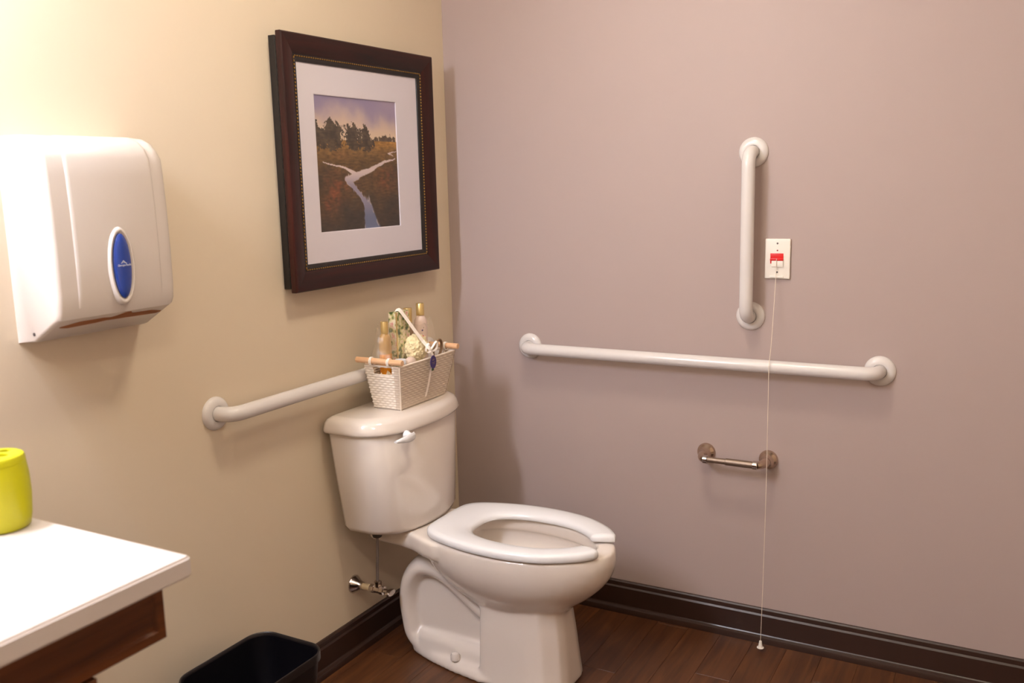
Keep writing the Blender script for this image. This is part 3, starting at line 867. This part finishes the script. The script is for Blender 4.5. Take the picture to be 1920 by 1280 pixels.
# ------------------------------------------------------------------ toothbrush holder
hx, hy = -1.835, -.372
H = thing('toothbrush_holder', 'lime green ceramic toothbrush holder on the white countertop', 'holder', (hx, hy, .88))
bm = bmesh.new()
add_lathe(bm, [(.001, .001), (.034, .001), (.0375, .004), (.0405, .02), (.0425, .05), (.042, .08), (.0395, .1), (.0385, .1005), (.037, .098)], (hx, hy, .88), (0, 0, 1), 48, cap0=False)
link('cup', bm, M['lime'], H, angle=50)
bm = bmesh.new()
add_lathe(bm, [(.036, 0), (.0385, .0015), (.0395, .003), (.039, .010), (.0375, .0135), (.034, .0155), (.001, .0155)], (hx, hy, .978), (0, 0, 1), 48, cap0=True, cap1=True)
lid = link('lid', bm, M['lime'], H, angle=40)
cb = bmesh.new()
for (bk, sd, sb, ss) in ((.0185, .004, .0065, .0085), (-.006, -.001, .0095, .0235)):
    bx_, by_ = .86, .50; rx_, ry_ = .48, -.875
    loft(cb, [[(bx_ * (bk + sb * sin(2 * pi * k / 24)) + rx_ * (sd + ss * cos(2 * pi * k / 24)), by_ * (bk + sb * sin(2 * pi * k / 24)) + ry_ * (sd + ss * cos(2 * pi * k / 24)), z) for k in range(24)] for z in (.090, .12)])
boolean_cut(lid, cb)

# ------------------------------------------------------------------ waste bin
W = thing('waste_bin', 'black plastic waste bin on the floor against the beige wall', 'bin', (-1.2, -.195, 0))
x0, x1, y0, y1 = -1.342, -1.056, -.303, -.088
bm = bmesh.new()
def wr_(z, g, r=.05): return rrect(x0 + g, x1 - g, y0 + g, y1 - g, z, r - g * .5, 8)
loft(bm, [wr_(0.001, .035), wr_(.004, .031), wr_(.285, .004), wr_(.290, .0045), wr_(.292, .006), wr_(.02, .034), wr_(.01, .045)])
link('bin_body', bm, M['black_plastic'], W, angle=50)
bm = bmesh.new()
loft(bm, [wr_(.278, .003), wr_(.280, .0), wr_(.297, .0), wr_(.300, .001), wr_(.3005, .003), wr_(.299, .0045), wr_(.286, .0048)], False, False)
link('bin_rim', bm, M['rim_black'], W, angle=50)

# ------------------------------------------------------------------ gift basket on the tank lid
BZ = .7455
bb = (-.556, -.330, -.176, -.084)     # bottom x0 x1 y0 y1
bt = (-.588, -.303, -.200, -.0795)     # top
BH = .130
B = thing('wicker_basket', 'white woven wicker basket with light wooden handles on the toilet tank lid', 'basket', (-.445, -.125, BZ))
def basket_pt(u, v, off=0):
    """u along the perimeter (0..4 sides), v height 0..1"""
    x0 = bb[0] + (bt[0] - bb[0]) * v; x1 = bb[1] + (bt[1] - bb[1]) * v
    y0 = bb[2] + (bt[2] - bb[2]) * v; y1 = bb[3] + (bt[3] - bb[3]) * v
    s = int(u) % 4; f = u - int(u)
    if s == 0: p = (x0 + (x1 - x0) * f, y0); n = (0, -1)
    elif s == 1: p = (x1, y0 + (y1 - y0) * f); n = (1, 0)
    elif s == 2: p = (x1 + (x0 - x1) * f, y1); n = (0, 1)
    else: p = (x0, y1 + (y0 - y1) * f); n = (-1, 0)
    e = min(f, 1 - f)
    return Vector((p[0] + n[0] * off, p[1] + n[1] * off, BZ + BH * v))
bm = bmesh.new()
rows = 18; sub = 4
per = {0: 22, 1: 11, 2: 22, 3: 11}
cols_ = []
for s in range(4):
    for k in range(per[s] * 3): cols_.append((s + k / (per[s] * 3), s, k))
grid = []
for j in range(rows * sub + 1):
    v = j / (rows * sub); rw = j // sub; ph = (j % sub) / sub
    line = []
    for (u, s, k) in cols_:
        hump_ = sin(pi * ph) if j < rows * sub else 0
        wv = cos(2 * pi * k / 6 + pi * rw)
        off = .0024 * hump_ * (1 + .6 * wv) - .0005
        f = u - int(u)
        line.append(bm.verts.new(basket_pt(u, v, off)))
    grid.append(line)
nc = len(cols_)
for j in range(rows * sub):
    v = (j + .5) / (rows * sub)
    for i2 in range(nc):
        u, s, k = cols_[i2]; f = u - int(u)
        if s in (1, 3) and .79 < v < .97 and .24 < f < .76: continue
        a, b, c, d = grid[j][i2], grid[j][(i2 + 1) % nc], grid[j + 1][(i2 + 1) % nc], grid[j + 1][i2]
        bm.faces.new((a, b, c, d))
woven = link('woven_wall', bm, M['wicker'], B, angle=80)
md = woven.modifiers.new('thickness', 'SOLIDIFY'); md.thickness = .003; md.offset = -1
bm = bmesh.new()
add_box(bm, bb[0] + .002, bb[1] - .002, bb[2] + .002, bb[3] - .002, BZ, BZ + .004)
link('basket_bottom', bm, M['wicker'], B, smooth=False)
bm = bmesh.new()
ring = [basket_pt(s + f, 1.0) for s in range(4) for f in (.02, .25, .5, .75, .98)]
add_tube(bm, ring + [ring[0]], .0028, 8)
add_tube(bm, [basket_pt(s, v / 10, .001) for s in (0,) for v in range(11)], .0024, 8)
link('rim_strand', bm, M['wicker'], B)
for s, xx in ((-1, bt[0] - .007), (1, bt[1] - .008)):
    zc = BZ + BH + .0145
    ya_, yb_ = (-.217, -.060)
    bm = bmesh.new(); add_lathe(bm, [(.0072, 0), (.0082, .001), (.0082, .156), (.0072, .157)], (xx, ya_, zc), (0, 1, 0), 20)
    hd = link('handle', bm, M['dowel'], B)
    for yy in (-.172, -.112):
        bm = bmesh.new()
        for q in (-.0022, 0.0022):
            pts = [(xx + .0098 * cos(t), yy + q, zc - .002 + .0115 * sin(t)) for t in [2 * pi * k / 14 for k in range(15)]]
            add_tube(bm, pts, .0018, 6, cap=False)
        link('binding', bm, M['binding'], hd)

# tissue bed
bm = bmesh.new()
n = 26
vv = [[bm.verts.new((-.575 + .255 * i2 / n, -.182 + .092 * j / 12, BZ + .092 + .014 * noise.noise(Vector((i2 * .9, j * .9, 2))) * 2)) for i2 in range(n + 1)] for j in range(13)]
for j in range(12):
    for i2 in range(n): bm.faces.new((vv[j][i2], vv[j][i2 + 1], vv[j + 1][i2 + 1], vv[j + 1][i2]))
ts = link('tissue_paper', bm, M['tissue'], B, angle=10)
ts['label'] = 'crumpled cream tissue lining'

gz = BZ + .0045
def bottle(name, label, x, y, prof, bodym, capprof, caph, sub=None, scale=(1, .75), capm='goldcap'):
    o = thing(name, label, 'bottle', (x, y, gz), None)
    bm = bmesh.new(); add_lathe(bm, prof, (x, y, gz), (0, 0, 1), 28)
    for v_ in bm.verts: v_.co.y = y + (v_.co.y - y) * scale[1]
    link('bottle_body', bm, M[bodym], o)
    bm = bmesh.new(); add_lathe(bm, capprof, (x, y, gz + caph), (0, 0, 1), 24)
    link('cap', bm, M[capm], o)
    return o
# amber bottle, left
a1 = bottle('bottle', 'amber body wash bottle with gold cap at the left end of the basket', -.533, -.115,
            [(.019, 0), (.021, .004), (.021, .155), (.0185, .172)], 'amber', [(.0108, 0), (.0108, .032), (.0102, .034)], .207)
bm = bmesh.new(); add_lathe(bm, [(.0212, .15), (.0213, .176), (.0205, .19), (.015, .203), (.010, .208)], (-.533, -.115, gz), (0, 0, 1), 28)
for v_ in bm.verts: v_.co.y = -.115 + (v_.co.y + .115) * .75
link('clear_shoulder', bm, M['amber_pale'], a1)
a2 = bottle('bottle', 'pale pink lotion bottle with gold cap at the right end of the basket', -.344, -.108,
            [(.019, 0), (.0235, .004), (.0235, .205), (.022, .218), (.014, .231), (.008, .234)], 'pinkbottle', [(.0122, 0), (.0122, .034), (.011, .036)], .233)
for (dx, dz, mm, r, zs) in ((.004, .165, 'greenbit', .006, .9), (-.006, .158, 'purple', .005, .5), (-.004, .138, 'red', .006, .8)):
    bm = bmesh.new(); add_sphere(bm, (0, 0, 0), r, (1, .12, zs), 2)
    bmesh.ops.translate(bm, verts=bm.verts, vec=(-.344 + dx - .008, -.108 - .0165 + (.0005 if dx > 0 else .001), gz + dz + .032))
    link('printed_flower', bm, M[mm], a2)
a3 = bottle('bottle', 'dark bottle with bronze cap behind the ribbon in the basket', -.402, -.104,
            [(.016, 0), (.017, .004), (.017, .205), (.013, .218), (.009, .222)], 'brown_cord', [(.0125, 0), (.0125, .040), (.012, .042)], .220)
# floral packet
pmx = bpy.data.materials.new('floral_packet_print'); pmx.use_nodes = True
nt = pmx.node_tree; tcn = nt.nodes.new('ShaderNodeNewGeometry'); vo = nt.nodes.new('ShaderNodeTexNoise'); vo.inputs['Scale'].default_value = 55; vo.inputs['Detail'].default_value = 2
cr = nt.nodes.new('ShaderNodeValToRGB')
for i2, (pos, c) in enumerate(((.30, rgb(44, 54, 44)), (.42, rgb(96, 112, 58)), (.50, rgb(196, 186, 128)), (.58, rgb(226, 214, 186)), (.70, rgb(214, 150, 140)))):
    if i2 < 2: e = cr.color_ramp.elements[i2]; e.position = pos
    else: e = cr.color_ramp.elements.new(pos)
    e.color = c
nt.links.new(tcn.outputs['Position'], vo.inputs['Vector']); nt.links.new(vo.outputs['Fac'], cr.inputs[0]); nt.links.new(cr.outputs[0], nt.nodes['Principled BSDF'].inputs['Base Color'])
nt.nodes['Principled BSDF'].inputs['Roughness'].default_value = .3
pk = thing('floral_packet', 'green floral printed packet standing between the bottles in the basket', 'packet', (-.463, -.115, gz))
bm = box_bm(-.496, -.430, -.130, -.102, gz, gz + .262, bev=.004); link('packet_box', bm, pmx, pk)
bm = box_bm(-.498, -.494, -.132, -.129, gz + .09, gz + .262); link('gold_edge', bm, M['goldcap'], pk, smooth=False)
# jar in front
jr = thing('cosmetic_jar', 'small white jar with floral label at the front of the basket', 'jar', (-.528, -.160, gz + .085))
bm = bmesh.new(); add_lathe(bm, [(.014, 0), (.016, .003), (.016, .034), (.013, .038)], (-.523, -.158, gz + .085), (0, 0, 1), 24); link('jar_body', bm, pmx, jr)
bm = bmesh.new(); add_lathe(bm, [(.0165, 0), (.0168, .010), (.015, .013)], (-.523, -.158, gz + .121), (0, 0, 1), 24); link('jar_lid', bm, M['print_white'], jr)
# bath sponge
bm = bmesh.new(); add_sphere(bm, (0, 0, 0), .038, (1.05, .8, 1), 5)
for v_ in bm.verts:
    d = v_.co.normalized(); k = 1 + .14 * noise.fractal(d * 5.5, 1, 2, 4) + .05 * abs(noise.noise(d * 16))
    v_.co *= k
bmesh.ops.translate(bm, verts=bm.verts, vec=(-.432, -.150, gz + .152))
sp = link('bath_sponge', bm, M['cream_net'], None); settle(sp, (-.432, -.150, gz + .115))
tag(sp, 'cream netted bath sponge at the front of the basket', 'sponge')
# cord loop
bm = bmesh.new()
pts = [(-.352 + .021 * cos(t) + .0, -.172 - .006 * sin(t), gz + .135 + .030 * sin(t)) for t in [2 * pi * k / 28 for k in range(29)]]
add_tube(bm, pts, .0024, 8, cap=False)
pts = [(-.350 + .018 * cos(t) + .003, -.166 - .006 * sin(t), gz + .134 + .027 * sin(t)) for t in [2 * pi * k / 28 for k in range(29)]]
add_tube(bm, pts, .0018, 8, cap=False)
cl_ = link('cord_loop', bm, M['brown_cord'], None); settle(cl_, (-.352, -.17, gz + .1))
tag(cl_, 'brown looped cord at the right end of the basket', 'cord')
# soap bar pieces
bm = bmesh.new(); add_sphere(bm, (-.487, -.166, gz + .118), .02, (1.2, .7, .9), 3)
so_ = link('soap_bar', bm, M['pinkbottle'], None); settle(so_, (-.487, -.166, gz + .1)); tag(so_, 'pale pink soap in front of the floral packet', 'soap')

# ribbon
def ribbon_strip(bm, pts, w, dirv):
    d = Vector(dirv).normalized() * w / 2
    rows_ = [(Vector(p) - d, Vector(p) + d) for p in spline(pts, 6)]
    t = Vector((0, -.0006, 0))
    for (a, b), (c, e) in zip(rows_, rows_[1:]):
        q = [bm.verts.new(x) for x in (a, b, e, c)]; bm.faces.new(q)
R = thing('gift_ribbon', 'white satin ribbon tied over the wrapped basket', 'ribbon', (-.45, -.2, BZ + .13))
bm = bmesh.new()
ribbon_strip(bm, [(-.482, -.118, 1.016), (-.474, -.126, 1.017), (-.466, -.138, .998), (-.452, -.160, .958), (-.442, -.182, .924), (-.440, -.204, .902)], .015, (1, .2, .5))
ob = link('long_band', bm, M['ribbon'], R, angle=80)
bm = bmesh.new()
for s in (-1, 1):
    loop = [(-.441, -.206, .900), (-.441 + s * .016, -.214, .922), (-.441 + s * .027, -.213, .918), (-.441 + s * .028, -.209, .902), (-.441 + s * .014, -.206, .895), (-.441, -.207, .898)]
    ribbon_strip(bm, loop, .006, (0, .7, .4))
ribbon_strip(bm, [(-.441, -.207, .900), (-.438, -.211, .88), (-.444, -.208, .85), (-.450, -.200, .80), (-.455, -.192, .765)], .010, (1, 0, 0))
link('bow', bm, M['ribbon'], R, angle=80)
G = thing('gift_tag', 'purple oval gift tag hanging on the front of the basket', 'tag', (-.442, -.213, .868))
bm = bmesh.new()
N = 32
for_r = [[(-.442 + .0150 * k_ * cos(2 * pi * k / N), -.2145 + yy, -0.0 + .866 + .0195 * k_ * sin(2 * pi * k / N)) for k in range(N)] for k_, yy in ((.97, .001), (1, .0003), (.97, -.0008))]
loft(bm, for_r); tg = link('tag_card', bm, M['purple'], G, angle=50)
bm = bmesh.new(); ocx, ocz = -.442, .866
strip([(-.006, .004), (-.003, .008), (0, .004), (.002, .009), (.005, .006)], .0009, -.2156)
strip([(-.008, -.001), (.0, -.0015), (.008, .0)], .0008, -.2156)
strip([(-.005, -.005), (.001, -.005), (.006, -.0045)], .0006, -.2156)
link('tag_print', bm, M['goldcap'], tg, smooth=False)
bm = box_bm(-.4500, -.4400, -.2145, -.2135, .8415, .8485); link('tag_tab', bm, M['greenbit'], G, smooth=False)

# cellophane wrap: a thin skin over the front and a gathered collar above the rim
bm = bmesh.new()
pts_u = [(-.12, 3.88)]
us = [3.86 + .14 * k / 4 for k in range(4)] + [k / 30 for k in range(31)] + [1 + .3 * k / 6 for k in range(1, 7)]
grid = []
for j in range(15):
    v = .02 + .98 * j / 14
    line = []
    for i2, u in enumerate(us):
        uu = u % 4
        p = basket_pt(uu, v, .0045 + .0012 * noise.noise(Vector((u * 7, v * 6, 1))))
        line.append(bm.verts.new(p))
    grid.append(line)
for j in range(14):
    for i2 in range(len(us) - 1):
        bm.faces.new((grid[j][i2], grid[j][i2 + 1], grid[j + 1][i2 + 1], grid[j + 1][i2]))
cw = link('cellophane_wrap', bm, M['film_dense'], B, angle=70)
cw['label'] = 'clear cellophane stretched over the front of the basket'
bm = bmesh.new()
grid = []
N = 64
for j in range(9):
    f = j / 8
    line = []
    for k in range(N):
        t = 2 * pi * k / N
        ex = .142 * (1 - f) + .105 * f; ey = .075 * (1 - f) + .038 * f
        ex *= 1 - .1 * sin(pi * f); 
        cxx, cyy = -.445 - .008 * f, -.125
        wob = 1 + (.03 + .10 * f) * noise.fractal(Vector((cos(t) * 3, sin(t) * 3, f * 2)), 1, 2, 3)
        x = cxx + ex * wob * (abs(cos(t)) ** .7) * (1 if cos(t) > 0 else -1); y_ = cyy + ey * wob * (abs(sin(t)) ** .7) * (1 if sin(t) > 0 else -1)
        y_ = min(y_, -.03)
        line.append(bm.verts.new((x, y_, BZ + BH - .004 + (.10 + .035 * noise.noise(Vector((cos(t) * 2.2, sin(t) * 2.2, 9)))) * f)))
    grid.append(line)
for j in range(8):
    for k in range(N):
        bm.faces.new((grid[j][k], grid[j][(k + 1) % N], grid[j + 1][(k + 1) % N], grid[j + 1][k]))
cc = link('cellophane_collar', bm, M['film'], B, angle=12)
